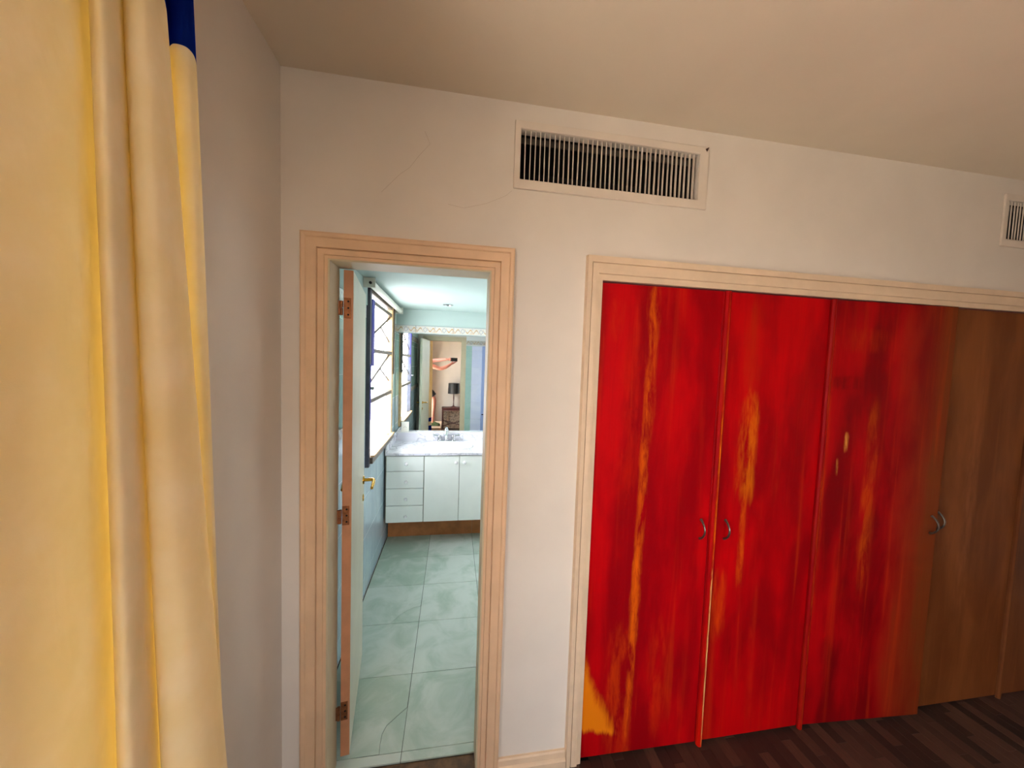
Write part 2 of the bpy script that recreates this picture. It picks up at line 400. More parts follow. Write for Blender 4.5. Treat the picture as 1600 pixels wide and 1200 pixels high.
DM = [
    stained('stain_door_a', [(0.235, 0.030, 1.75, 0.40, 0.75, OR), (0.225, 0.022, 1.02, 0.5, 0.8, OR), (0.215, 0.020, 0.45, 0.5, 0.75, OR), (0.07, 0.035, 1.93, 0.09, 0.5, (200, 50, 6)), (0.15, 0.07, 1.5, 0.4, 0.5, RD), (0.16, 0.06, 0.30, 0.32, 0.55, (220, 70, 6)), (0.35, 0.05, 0.35, 0.28, 0.5, (214, 56, 6))], seed=1),
    stained('stain_door_b', [(0.17, 0.05, 1.38, 0.26, 0.9, (228, 120, 8)), (0.16, 0.05, 1.85, 0.22, 0.4, (180, 50, 10)), (0.17, 0.018, 0.95, 0.22, 0.7, OR), (0.07, 0.04, 0.66, 0.18, 0.6, (224, 80, 6)), (0.27, 0.02, 0.35, 0.4, 0.5, (190, 40, 12))], base=(190, 3, 10), dark=(142, 2, 10), seed=2),
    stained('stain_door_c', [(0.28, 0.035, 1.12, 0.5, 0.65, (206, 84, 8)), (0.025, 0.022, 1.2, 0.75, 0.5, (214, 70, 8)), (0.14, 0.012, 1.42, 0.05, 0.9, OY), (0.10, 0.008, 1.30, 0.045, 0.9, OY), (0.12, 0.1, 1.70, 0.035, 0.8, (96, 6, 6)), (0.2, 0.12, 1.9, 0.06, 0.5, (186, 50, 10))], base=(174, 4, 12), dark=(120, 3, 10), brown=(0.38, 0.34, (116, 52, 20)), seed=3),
    stained('stain_door_d', [(0.25, 0.05, 1.2, 0.75, 0.5, (150, 90, 52)), (0.1, 0.08, 0.95, 0.14, 0.5, (84, 36, 16))], base=(128, 72, 36), dark=(104, 54, 24), hi=(150, 88, 44), seed=4),
    stained('stain_door_e', [(0.2, 0.05, 1.0, 0.8, 0.4, (140, 84, 48))], base=(116, 66, 36), dark=(92, 48, 24), hi=(140, 84, 44), seed=5)]
M_STRIP1 = stained('stain_strip_bright', [(0.020, 0.008, 0.95, 1.1, 0.95, (240, 120, 14)), (0.018, 0.005, 0.45, 0.45, 0.9, (246, 214, 140))], base=(196, 14, 6), seed=6)
M_STRIP2 = stained('stain_strip_dull', [(0.012, 0.006, 1.0, 1.1, 0.6, (206, 70, 14))], base=(150, 18, 10), seed=7)
ZB_, ZT_ = 0.012, CZ-0.007
def pull(parent, x, zc, m=M_IRON):
    P_ = []
    for i in range(15):
        t = i/14; a = math.pi*t
        P_.append((x, -0.004-0.030*math.sin(a)**0.7, zc+0.044-0.088*t))
    R_ = [0.0062 if i in (0, 14) else 0.0040+0.0008*abs(i-7)/7 for i in range(15)]
    h = tubeo('handle', P_, R_, m, parent, 8)
    return h
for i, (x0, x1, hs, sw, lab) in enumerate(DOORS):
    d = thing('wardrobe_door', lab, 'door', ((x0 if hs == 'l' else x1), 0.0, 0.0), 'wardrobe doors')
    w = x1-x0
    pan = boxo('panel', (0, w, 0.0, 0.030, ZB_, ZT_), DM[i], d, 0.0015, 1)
    off = 0 if hs == 'l' else -w
    pan.location.x = off
    d.rotation_euler.z = (-1 if hs == 'l' else 1)*math.asin(sw/w)
    if i == 0:
        pull(d, 1.104-x0, 1.030)
    if i == 1:
        bm = bmesh.new(); prism(bm, [(0.002, 0), (0.002, -0.010), (0.008, -0.018), (0.020, -0.018), (0.028, -0.010), (0.030, 0)], 0.001, ZT_, lambda a, b_, c: (a, b_, c))
        s_ = mesh_obj('edge_strip', bm, M_STRIP1, d); s_.location.x = off
        p_ = pull(d, 1.228-x0, 1.022); p_.location.x = off
    if i == 2:
        bm = bmesh.new(); prism(bm, [(-0.002, 0), (-0.002, -0.008), (0.004, -0.014), (0.014, -0.014), (0.022, -0.008), (0.024, 0)], 0.001, ZT_, lambda a, b_, c: (a, b_, c))
        mesh_obj('edge_strip', bm, M_STRIP2, d)
        pull(d, 2.352-x0, 1.012)
    if i == 3:
        p_ = pull(d, 2.442-x0, 1.015); p_.location.x = off
    if i == 4:
        bm = bmesh.new(); prism(bm, [(0, 0), (0, -0.008), (0.006, -0.014), (0.016, -0.014), (0.022, -0.008), (0.022, 0)], 0.001, ZT_, lambda a, b_, c: (a, b_, c))
        mesh_obj('edge_strip', bm, DM[4], d)

# ------------------------------------------------------------------ air vents
def vent(h, label, nsl, sd=0.010):
    x0, x1, z0, z1 = h
    t = thing('air_vent', label, 'vent', ((x0+x1)/2, 0, z0))
    bm = bmesh.new()
    f0, f1 = 0.024, 0.042
    holed(bm, x0-f0, x1+f1, z0-0.036, z1+0.030, -0.009, 0.0, [(x0, x1, z0, z1)], XZ); bevel(bm, 0.002, 1)
    put(mesh_obj('frame', bm, M_SLAT), t)
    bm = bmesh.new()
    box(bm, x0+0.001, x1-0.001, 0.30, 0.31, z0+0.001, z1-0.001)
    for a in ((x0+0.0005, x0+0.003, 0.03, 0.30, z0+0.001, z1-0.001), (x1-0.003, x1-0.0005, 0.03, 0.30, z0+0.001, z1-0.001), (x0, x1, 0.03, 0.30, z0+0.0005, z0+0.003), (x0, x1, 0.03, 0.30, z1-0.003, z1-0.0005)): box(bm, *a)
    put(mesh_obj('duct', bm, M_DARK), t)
    put(boxo('inner_baffle', (x0+0.004, x1-0.004, 0.040, 0.046, z1-0.026, z1-0.004), M_DUCT), t)
    b_ = bmesh.new(); hz = (z1-z0)/2; box(b_, -0.0014, 0.0014, 0, sd, -hz+0.0005, hz-0.0005)
    me = bpy.data.meshes.new('slat'); bmesh.ops.recalc_face_normals(b_, faces=b_.faces); b_.to_mesh(me); b_.free(); me.materials.append(M_SLAT)
    pitch = (x1-x0)/(nsl+1)
    for i in range(nsl):
        o = bpy.data.objects.new('slat', me); COL.objects.link(o); o.parent = t
        o.location = (x0+pitch*(i+1)+random.uniform(-.0012, .0012)-t.location.x, 0.0, hz); o.rotation_euler = (0, random.uniform(-0.010, 0.010), random.uniform(-0.12, 0.05))
    return t
v1 = vent(V1, 'long cream air vent with vertical slats above the doorway, chipped at upper right', 38)
bm = bmesh.new(); prism(bm, [(1.0305, 2.664), (1.014, 2.655), (1.021, 2.644), (1.026, 2.652)], -0.0096, -0.0092); put(mesh_obj('chip', bm, mat('chip_brown', rgb(60, 30, 18), 0.9)), v1)
vent(V2, 'cream air vent cut off by the right edge of the picture, in shadow', 38, 0.004)

# ------------------------------------------------------------------ curtain
def curtain_mat(name, c1, c2, tr):
    m = bpy.data.materials.new(name); m.use_nodes = True; b = NB(m)
    b.n.remove(b.n['Principled BSDF']); out = b.n['Material Output']
    v = b.coord()
    n = b.noise(v, 9, 4); wv = b.noise(b.scale(v, (900, 900, 900)), 1.0, 2)
    col = b.mix(b.ss(n, 0.35, 0.7), c1, c2)
    df = b.new('ShaderNodeBsdfDiffuse'); tl = b.new('ShaderNodeBsdfTranslucent'); mx = b.new('ShaderNodeMixShader')
    b.put(df.inputs[0], col); b.put(tl.inputs[0], tr); mx.inputs[0].default_value = 0.20
    cz = b.ss(b.m('ABSOLUTE', b.m('SUBTRACT', b.noise(b.scale(v, (1, 1, 0.45)), 9, 3, 0.5, 0.9), 0.5)), 0.10, 0.0)
    h = b.m('ADD', b.m('MULTIPLY', wv, 0.10), b.m('ADD', b.m('MULTIPLY', b.noise(b.scale(v, (1, 1, 0.4)), 12, 3, 0.5, 0.6), 0.8), b.m('MULTIPLY', cz, 0.35)))
    bp = b.bump(h, 0.30, 0.006)
    b.put(df.inputs['Normal'], bp)
    b.l.new(df.outputs[0], mx.inputs[1]); b.l.new(tl.outputs[0], mx.inputs[2]); b.l.new(mx.outputs[0], out.inputs[0])
    return m
M_CUR = curtain_mat('curtain_cream', rgb(240, 226, 184), rgb(249, 238, 206), rgb(255, 216, 110))
M_CURB = curtain_mat('curtain_blue', rgb(10, 30, 110), rgb(14, 38, 124), rgb(10, 40, 150))
CTL = [  # u at image top row, u at bottom row, X at top, X at bottom
    (-330, -300, -0.49, -0.48), (-190, -170, -0.45, -0.44), (-60, -30, -0.42, -0.412), (20, 50, -0.422, -0.412), (85, 120, -0.430, -0.42), (122, 164, -0.46, -0.45),
    (150, 196, -0.53, -0.52), (139, 182, -0.462, -0.452), (162, 206, -0.435, -0.425), (184, 236, -0.455, -0.445), (206, 264, -0.53, -0.52), (193, 250, -0.475, -0.46),
    (222, 292, -0.445, -0.42), (246, 332, -0.452, -0.405), (258, 355, -0.485, -0.425), (252, 340, -0.545, -0.50), (266, 336, -0.52, -0.50), (290, 343, -0.50, -0.49), (302, 352, -0.51, -0.485), (300, 346, -0.56, -0.54)]
LN = []
for ut, ub, xt, xb in CTL:
    a = un(ut, 0, 0, xt); b_ = un(ub, 1200, 0, xb); LN.append((a, b_))
def ctl_at(i, z):
    a, b_ = LN[i]; t = (z-a.z)/(b_.z-a.z); t = max(-0.35, min(t, 1.25)); p = a.lerp(b_, t); return Vector((p.x, p.y, z))
def catmull(P_, n):
    out = []
    for i in range(len(P_)-1):
        p0, p1, p2, p3 = P_[max(i-1, 0)], P_[i], P_[i+1], P_[min(i+2, len(P_)-1)]
        for k in range(n):
            t = k/n
            out.append(0.5*((2*p1) + (p2-p0)*t + (2*p0-5*p1+4*p2-p3)*t*t + (3*p1-p0-3*p2+p3)*t**3))
    out.append(P_[-1]); return out
def curtain_part(name, z0, z1, m, parent, nz):
    bm = bmesh.new(); rows = []
    for j in range(nz+1):
        z = z0+(z1-z0)*j/nz
        row = catmull([ctl_at(i, z) for i in range(len(LN))], 9)
        rr = []
        for k, p in enumerate(row):
            wob = 0.0010*math.sin(z*3.1+k*0.05)
            rr.append(bm.verts.new((p.x+wob, p.y+wob*0.5, z)))
        rows.append(rr)
    for j in range(nz):
        for k in range(len(rows[0])-1): bm.faces.new((rows[j][k], rows[j][k+1], rows[j+1][k+1], rows[j+1][k]))
    return mesh_obj(name, bm, m, parent, smooth=True)
cur = thing('curtain', 'cream curtain with blue bands gathered in folds by the left wall', 'curtain', (0, 0, 0))
ZB1 = 2.299
curtain_part('top_band', ZB1, 2.66, M_CURB, cur, 12)
curtain_part('panel', 0.65, ZB1, M_CUR, cur, 70)
curtain_part('lower_band', 0.575, 0.65, M_CURB, cur, 4)
curtain_part('hem', 0.50, 0.575, M_CUR, cur, 4)
curtain_part('bottom_band', 0.02, 0.50, M_CURB, cur, 20)
tr = thing('curtain_track', 'slim white ceiling track carrying the cream curtain', 'curtain track', (-0.49, -1.7, ZC))
put(boxo('rail', (-0.50, -0.48, -2.7, -0.62, ZC-0.022, ZC), M_BLIND), tr)
for k in range(8): put(boxo('glider', (-0.494, -0.486, -1.18+k*0.068, -1.172+k*0.068, 2.655, ZC-0.022), M_BLIND), tr)

# ------------------------------------------------------------------ terrace doorway (left wall, beside and behind the camera)
bm = bmesh.new(); y0, y1, z0, z1 = OP
holed(bm, y0, y1, z0, z1, XL-0.30, XL-0.25, [(y0+0.05, y1-0.05, z0+0.03, z1-0.05)], YZ)
struct(mesh_obj('window_2', bm, M_WHITE))
bm = bmesh.new(); holed(bm, *SWN, XL-0.30, XL-0.26, [(SWN[0]+0.03, SWN[1]-0.03, SWN[2]+0.03, SWN[3]-0.03)], YZ)
struct(mesh_obj('window_4', bm, M_WHITE))
M_STEP = mat('step_beige', rgb(158, 130, 104), 0.8, var=0.05)
struct(boxo('trim_5', (XL, -0.232, -2.25, -1.36, 0.0, 0.32), M_STEP, None, 0.006))
struct(boxo('terrace_floor', (-3.2, XL-0.34, -4.5, 0.6, 0.20, 0.30), mat('terrace_tile', rgb(190, 176, 160), 0.8, var=0.15, vscale=4)))

# ------------------------------------------------------------------ bathroom shell
def tile_mat(name, c1, c2, rough, seed=0, sc=5.0, bump=0.03):
    m = bpy.data.materials.new(name); m.use_nodes = True; b = NB(m); P = b.n['Principled BSDF']
    g = b.coord(); oi = b.new('ShaderNodeObjectInfo')
    n = b.new('ShaderNodeVectorMath', operation='ADD'); b.put(n.inputs[0], g); b.put(n.inputs[1], oi.outputs['Location'])
    k = b.noise(n.outputs[0], sc, 5, 0.6, 0.8); r = b.m('MULTIPLY', b.m('SUBTRACT', oi.outputs['Random'], 0.5), 0.25)
    b.put(P.inputs['Base Color'], b.mix(b.ss(b.m('ADD', k, r), 0.3, 0.72), c1, c2))
    P.inputs['Roughness'].default_value = rough
    b.put(P.inputs['Normal'], b.bump(b.noise(n.outputs[0], 30, 3), bump, 0.002))
    return m
M_FTILE = tile_mat('floor_tile_mint', rgb(164, 184, 168), rgb(196, 208, 198), 0.22)
M_WTILE = tile_mat('wall_tile_blue', rgb(172, 194, 206), rgb(186, 206, 214), 0.10, sc=3, bump=0.008)
M_WTILEG = tile_mat('wall_tile_green', rgb(160, 194, 184), rgb(176, 206, 196), 0.10, sc=3, bump=0.008)
M_WTILEL = tile_mat('wall_tile_lilac', rgb(212, 219, 242), rgb(226, 231, 247), 0.12, sc=3, bump=0.008)

floor_b = struct(boxo('floor_bathroom', (BX0-0.05, BX1, WT-0.018, BYM, -0.08, BF-0.008), M_FGROUT))
xs = [BX0, -0.183, 0.222, 0.626, 0.78]
ys = [0.125+0.4015*k for k in range(6)]+[BYM]
def ftile(x0, x1, y0, y1, poly=None):
    g = 0.0012; cx, cy = (x0+x1)/2, (y0+y1)/2
    bm = bmesh.new()
    pts = poly or [(x0+g, y0+g), (x1-g, y0+g), (x1-g, y1-g), (x0+g, y1-g)]
    prism(bm, [(a-cx, b-cy) for a, b in pts], -0.0075, 0, lambda a, b, c: (a, b, c))
    if not poly: bevel(bm, 0.0006, 1)
    o = mesh_obj('floor_tile', bm, M_FTILE, floor_b); o.location = (cx, cy, BF+random.uniform(-0.0004, 0.0002)); return o
def split(x0, x1, y0, y1, pix):
    """cracked tile: crack runs over the pixel points from one edge to another (lower right corner piece)"""
    g = 0.0012
    C = [un(u, v, 2, BF) for u, v in pix]; C = [(min(max(p.x, x0+g), x1-g), min(max(p.y, y0+g), y1-g)) for p in C]
    C[0] = (x1-g, C[0][1]); C[-1] = (C[-1][0], y0+g)
    k = 0.0007
    ftile(x0, x1, y0, y1, [(x0+g, y0+g)] + [(a-k, b+k) for a, b in C[::-1]] + [(x1-g, y1-g), (x0+g, y1-g)])
    ftile(x0, x1, y0, y1, [(a+k if a+k < x1 else a, b-k if b-k > y0 else b) for a, b in C] + [(x1-g, y0+g)])
for i in range(4):
    for j in range(6):
        a = (xs[i], xs[i+1], ys[j], ys[j+1])
        if i >= 2 and ys[j+1] < 0.6: a = (xs[i], min(xs[i+1], CX0-0.03), ys[j], ys[j+1])
        if a[1]-a[0] < 0.02: continue
        if i == 0 and j == 2: split(*a, [(657, 947), (648, 949), (636, 954), (625, 961), (616, 969), (609, 977)])
        elif i == 0 and j == 0: split(*a, [(637, 1105), (626, 1114), (615, 1124), (604, 1134), (597, 1147), (594, 1162), (592, 1180)])
        else: ftile(*a)
for x0, x1 in ((DX0, -0.183), (-0.183, DX1)):   # narrow saddle row in the doorway
    ftile(x0, x1, 0.083, 0.125)

bm = bmesh.new()
WY0, WY1, WZ0, WZ1 = 1.225, 2.20, 0.985, 2.235
holed(bm, WT, BYM, 0.0, BZ, BX0-0.16, BX0-0.009, [(WY0, WY1, WZ0, WZ1)], YZ)
wall_bl = struct(mesh_obj('wall_bathroom_left', bm, M_GROUT))
wall_bb = struct(boxo('wall_bathroom_back', (BX0-0.16, BX1+0.1, BYM, BYM+0.1, 0, BZ), M_MINT))
wall_br = struct(boxo('wall_bathroom_right', (BX1, BX1+0.1, 0.65, BYM, 0, BZ), mat('white_wall', rgb(232, 238, 234), 0.5)))
wall_bf = struct(boxo('wall_bathroom_front', (DX1+0.075, CX0-0.03, WT+0.001, WT+0.006, BF, BZ), M_GROUT))
struct(boxo('ceiling_bathroom', (BX0-0.16, BX1+0.1, WT, BYM+0.1, BZ, BZ+0.1), M_MINT))

# wall tiles 20 x 30 cm
def wtile_mesh(cache, w, h, m):
    k = (round(w, 3), round(h, 3), m.name)
    if k not in cache:
        b_ = bmesh.new(); box(b_, 0, w, -0.008, 0, 0, h); bevel(b_, 0.0012, 1)
        me = bpy.data.meshes.new('wall_tile'); bmesh.ops.recalc_face_normals(b_, faces=b_.faces); b_.to_mesh(me); b_.free(); me.materials.append(m); cache[k] = me
    return cache[k]
TC = {}
g = 0.0016
ZT0 = 0.147
zr = [BF, ZT0] + [ZT0+0.3*k for k in range(1, 7)] + [2.02]
yr = [WT+0.002] + [0.25+0.2*k for k in range(0, 12)] + [BYM-0.002]
def lay_left(y0, y1, z0, z1, m=None):
    if y1-y0 < 0.012 or z1-z0 < 0.012: return
    mm = m or (M_WTILE if z0 < 1.3 else M_WTILEG)
    o = bpy.data.objects.new('wall_tile', wtile_mesh(TC, y1-y0-g, z1-z0-g, mm)); COL.objects.link(o); o.parent = wall_bl
    o.location = (BX0, y0+g/2, z0+g/2); o.rotation_euler = (0, 0, math.pi/2)
    o.rotation_euler = (0, 0, math.pi/2); o.location.x = BX0
    # local +x -> world +y, local -y -> world +x
    o.scale = (1, -1, 1); o.location.x = BX0-0.008
for i in range(len(yr)-1):
    for j in range(len(zr)-1):
        a, b_, c, d = yr[i], yr[i+1], zr[j], zr[j+1]
        if b_ > WY0 and a < WY1 and d > WZ0 and c < WZ1:      # trim round the window
            if a < WY0: lay_left(a, WY0, c, d)
            if b_ > WY1: lay_left(WY1, b_, c, d)
            aa, bb = max(a, WY0), min(b_, WY1)
            if c < WZ0: lay_left(aa, bb, c, WZ0)
            if d > WZ1: lay_left(aa, bb, WZ1, d)
        else: lay_left(a, b_, c, d)
xr = [DX1+0.077, 0.314, CX0-0.032]
for i in range(2):
    for j in range(len(zr)-1):
        w_, h_ = xr[i+1]-xr[i]-g, zr[j+1]-zr[j]-g
        if w_ < 0.012 or h_ < 0.012: continue
        o = bpy.data.objects.new('wall_tile', wtile_mesh(TC, w_, h_, (M_WTILEG, M_WTILEL)[i])); COL.objects.link(o); o.parent = wall_bf
        o.scale = (1, -1, 1); o.location = (xr[i]+g/2, WT+0.006, zr[j]+g/2)
# decorated border tiles: diamonds and scrolls printed on the glaze
def border_mat():
    m = bpy.data.materials.new('border_print'); m.use_nodes = True; b = NB(m); P = b.n['Principled BSDF']
    X, Y, Z = b.sep(b.coord())[0:3]
    ax = b.m('ABSOLUTE', X); az = b.m('ABSOLUTE', Z)
    d = b.m('ADD', b.m('DIVIDE', ax, 0.026), b.m('DIVIDE', az, 0.030))
    ring = b.m('MULTIPLY', b.ss(d, 0.62, 0.75), b.ss(d, 1.05, 0.92))
    sc = b.m('ABSOLUTE', b.m('SUBTRACT', Z, b.m('MULTIPLY', b.m('SINE', b.m('MULTIPLY', X, 95)), 0.016)))
    scroll = b.m('MULTIPLY', b.ss(sc, 0.009, 0.004), b.ss(d, 1.2, 1.4))
    tri = b.m('MULTIPLY', b.ss(b.m('ADD', b.m('DIVIDE', b.m('SUBTRACT', 0.1, ax), 0.03), b.m('DIVIDE', b.m('ADD', Z, 0.03), 0.055)), 1.05, 0.9), b.ss(Z, -0.031, -0.028))
    edge = b.ss(az, 0.0345, 0.037)
    c = b.mix(scroll, rgb(196, 194, 182), rgb(178, 146, 104))
    c = b.mix(b.m('MULTIPLY', tri, 0.8), c, rgb(196, 176, 150)); c = b.mix(ring, c, rgb(150, 152, 156)); c = b.mix(edge, c, rgb(156, 168, 168))
    n = b.noise(b.coord(), 60, 3); c = b.mix(b.m('MULTIPLY', b.ss(n, 0.55, 0.7), 0.5), c, rgb(150, 152, 176))
    b.put(P.inputs['Base Color'], c); P.inputs['Roughness'].default_value = 0.15
    return m
M_BORD = border_mat()
def border(parent, p0, p1, z0, z1, nrm):
    p0, p1 = Vector(p0), Vector(p1); L = (p1-p0).length; n = max(1, round(L/0.2)); w = L/n
    dr = (p1-p0).normalized()
    b_ = bmesh.new(); box(b_, -w/2+0.001, w/2-0.001, -0.004, 0.004, -(z1-z0)/2, (z1-z0)/2); bevel(b_, 0.001, 1)
    me = bpy.data.meshes.new('border_tile'); bmesh.ops.recalc_face_normals(b_, faces=b_.faces); b_.to_mesh(me); b_.free(); me.materials.append(M_BORD)
    for k in range(n):
        o = bpy.data.objects.new('border_tile', me); COL.objects.link(o); o.parent = parent
        c = p0+dr*(w*(k+0.5)) + Vector(nrm)*0.004
        o.location = (c.x, c.y, (z0+z1)/2); o.rotation_euler = (0, 0, math.atan2(dr.y, dr.x))
border(wall_bb, (BX0, BYM, 0), (BX1-0.005, BYM, 0), 2.022, 2.104, (0, -1, 0))
border(wall_bl, (BX0-0.008, WT+0.02, 0), (BX0-0.008, WY0-0.06, 0), 2.022, 2.104, (1, 0, 0))
border(wall_bl, (BX0-0.008, WY1+0.06, 0), (BX0-0.008, BYM-0.008, 0), 2.022, 2.104, (1, 0, 0))
border(wall_bl, (BX0, WT+0.02, 0), (BX0, 1.1, 0), 1.297, 1.357, (1, 0, 0))
border(wall_bf, (DX1+0.078, WT+0.006, 0), (CX0-0.035, WT+0.006, 0), 2.04, 2.11, (0, 1, 0))
# mint paint above the tiling of the left wall
bm = bmesh.new(); holed(bm, WT+0.001, BYM, 2.106, BZ, BX0-0.0088, BX0-0.001, [(WY0, WY1, 2.0, WZ1)], YZ)
struct(mesh_obj('trim_6', bm, M_MINT))
# boxed pipe column at the wardrobe corner
t = struct(boxo('trim_7', (0.49, CX0-0.0315, WT+0.0065, WT+0.06, BF, 2.02), mat('pale_blue_paint', rgb(160, 180, 226), 0.5), None, 0.003))
c_ = boxo('latch', (0.505, 0.535, WT+0.06, WT+0.075, 0.83, 0.845), M_DARK, t)

# ------------------------------------------------------------------ bathroom window (left wall)
win = struct(bpy.data.objects.new('window_1', None)); COL.objects.link(win); win.location = (BX0, (WY0+WY1)/2, WZ0)
def wpart(name, d, m, bv=0.002): return put(boxo(name, d, m, None, bv, 1), win)
FX0, FX1 = BX0-0.05, BX0+0.018
M_BRONZE = mat('window_dark_edge', rgb(70, 72, 84), 0.5, var=0.2, vscale=20)
wpart('frame_stile', (FX0, FX1, WY0, WY0+0.045, WZ0-0.02, WZ1), M_BRONZE)
wpart('frame_stile', (FX0, FX1, WY1-0.07, WY1, WZ0, WZ1), M_WOODFR)
wpart('frame_stile', (FX1-0.012, FX1+0.012, WY1-0.014, WY1+0.014, 1.60, WZ1), M_STEEL)
wpart('frame_rail', (FX0, FX1, WY0+0.045, WY1-0.07, WZ1-0.035, WZ1), M_STEEL)
wpart('frame_rail', (FX0, FX1+0.02, WY0+0.03, WY1-0.01, WZ0, WZ0+0.045), M_STEEL)
wpart('sill_bead', (FX1, FX1+0.03, WY0+0.045, WY1-0.04, WZ0+0.045, WZ0+0.058), M_WOODFR)
wpart('sash_rail', (FX0+0.01, FX1-0.004, WY0+0.045, WY1-0.07, 2.135, 2.165), M_STEEL)
wpart('transom', (FX0, FX1, WY0+0.045, WY1-0.07, 1.783, 1.812), M_STEEL)
wpart('transom', (FX0, FX1, WY0+0.045, WY1-0.07, 1.418, 1.450), M_STEEL)
wpart('blue_film', (FX1-0.01, FX1+0.004, WY0+0.050, WY0+0.125, 1.686, 2.16), M_BLUE, 0.001)
wpart('blue_film', (FX1-0.004, FX1+0.002, WY0+0.010, WY0+0.040, 1.30, 1.70), M_BLUE, 0.001)
def pane_mat():
    # frosted glass glowing with daylight
    m = bpy.data.materials.new('frosted_daylit_pane'); m.use_nodes = True; b = NB(m); P = b.n['Principled BSDF']
    n = b.noise(b.coord(), 2.2, 2)
    c = b.mix(b.ss(n, 0.35, 0.65), (0.86, 0.88, 1.0, 1), (1, 1, 1, 1))
    P.inputs['Base Color'].default_value = (0.9, 0.9, 0.95, 1); P.inputs['Roughness'].default_value = 0.5
    b.put(P.inputs['Emission Color'], c); P.inputs['Emission Strength'].default_value = 12.5
    return m
M_PANE = pane_mat()
for z0, z1 in ((2.165, WZ1-0.035), (1.812, 2.135), (1.450, 1.783), (WZ0+0.045, 1.418)):
    wpart('pane', (BX0-0.038, BX0-0.032, WY0+0.046, WY1-0.071, z0+0.0005, z1-0.0005), M_PANE, 0)
M_BAR = mat('brace_bronze', rgb(84, 74, 64), 0.6, var=0.15, vscale=30)
def wbar(a, b_, r=0.007):
    bm = bmesh.new(); dy, dz = b_[0]-a[0], b_[1]-a[1]; L = math.hypot(dy, dz); ny, nz = -dz/L*r, dy/L*r
    prism(bm, [(a[0]+ny, a[1]+nz), (b_[0]+ny, b_[1]+nz), (b_[0]-ny, b_[1]-nz), (a[0]-ny, a[1]-nz)], BX0-0.012, BX0-0.004, YZ)
    put(mesh_obj('brace_bar', bm, M_BAR), win)
wbar((2.14, 2.13), (1.30, 1.885), 0.010); wbar((1.705, 2.005), (2.12, 1.90))
wbar((2.14, 1.785), (1.30, 1.55), 0.010); wbar((1.70, 1.66), (2.12, 1.54))
put(latho('stay_knob', [(0, -0.012), (0.010, -0.010), (0.013, 0), (0.010, 0.012), (0, 0.015)], (FX1+0.015, WY0+0.022, 1.53), 'x', M_CHROME), win)
# roller blind above it
rb = thing('roller_blind', 'rolled-up white roller blind on brackets above the bathroom window', 'blind', (BX0, 1.75, 2.2))
put(boxo('bracket', (BX0, BX0+0.075, 1.095, 1.103, 2.205, BZ-0.001), M_BLIND), rb); put(boxo('bracket', (BX0, BX0+0.075, 2.41, 2.418, 2.205, BZ-0.001), M_BLIND), rb)
put(tubeo('roll', [(BX0+0.045, 1.104, 2.235), (BX0+0.045, 2.409, 2.235)], 0.024, M_BLIND, None, 16), rb)
put(tubeo('end_socket', [(BX0+0.045, 1.085, 2.235), (BX0+0.045, 1.0949, 2.235)], 0.009, M_DARK, None, 12), rb)
put(boxo('back_rail', (BX0, BX0+0.012, 1.104, 2.41, 2.252, BZ-0.001), M_BLIND), rb)

# ------------------------------------------------------------------ bathroom door leaf
A = Vector((-0.397, 0.1145, 0)); Bp = Vector((-0.474, 0.655, 0)); LW = (Bp-A).length
door = struct(bpy.data.objects.new('door_1', None)); COL.objects.link(door); door.location = (A.x, A.y, 0)
door.rotation_euler = (0, 0, math.atan2(Bp.y-A.y, Bp.x-A.x))       # local x along leaf, local +y = left side (towards wall)
TH = 0.036; Z0d, Z1d = 0.05, 2.083
boxo('leaf', (0.0015, LW, 0, TH, Z0d, Z1d), M_LEAF, door, 0.001, 1)
ed = boxo('hinge_edge', (-0.001, 0.0015, 0.0005, TH-0.0005, Z0d+0.001, Z1d-0.001), M_EDGE, door)
for zc in (1.934, 1.096, 0.254):
    h = boxo('hinge', (-0.004, -0.001, 0.008, TH-0.001, zc-0.040, zc+0.040), M_OLDBR, door, 0.0006, 1)
    tubeo('knuckle', [(-0.008, TH+0.006, zc-0.030), (-0.008, TH+0.006, zc-0.002)], 0.006, M_OLDBR, h)
    tubeo('knuckle', [(-0.008, TH+0.006, zc+0.001), (-0.008, TH+0.006, zc+0.026)], 0.0066, M_OLDBR, h)
    boxo('fixed_leaf', (-0.010, -0.006, TH+0.004, TH+0.020, zc-0.030, zc+0.026), M_OLDBR, h)
    for k in (-0.026, 0.0, 0.026): latho('screw', [(0, -0.0012), (0.004, -0.001), (0.004, 0)], (-0.004, 0.018, zc+k), 'x', M_DARK, h, 8)
xh = LW-0.055
for s, y0 in ((-1, 0.0), (1, TH)):
    ro = latho('handle', [(0, y0+s*0.008), (0.020, y0+s*0.007), (0.022, y0+s*0.002), (0.022, y0)], (xh, 0, 1.082), 'y', M_BRASS, door)
    tubeo('lever', [(xh, y0+s*0.006, 1.082), (xh, y0+s*0.044, 1.082), (xh-0.004, y0+s*0.052, 1.082), (xh-0.014, y0+s*0.055, 1.081), (xh-0.06, y0+s*0.055, 1.077), (xh-0.112, y0+s*0.052, 1.073)], [0.009, 0.009, 0.0095, 0.0095, 0.009, 0.0075], M_BRASS, ro)
    latho('keyhole_plate', [(0, y0+s*0.006), (0.017, y0+s*0.005), (0.019, y0)], (xh, 0, 0.985), 'y', M_BRASS, door)

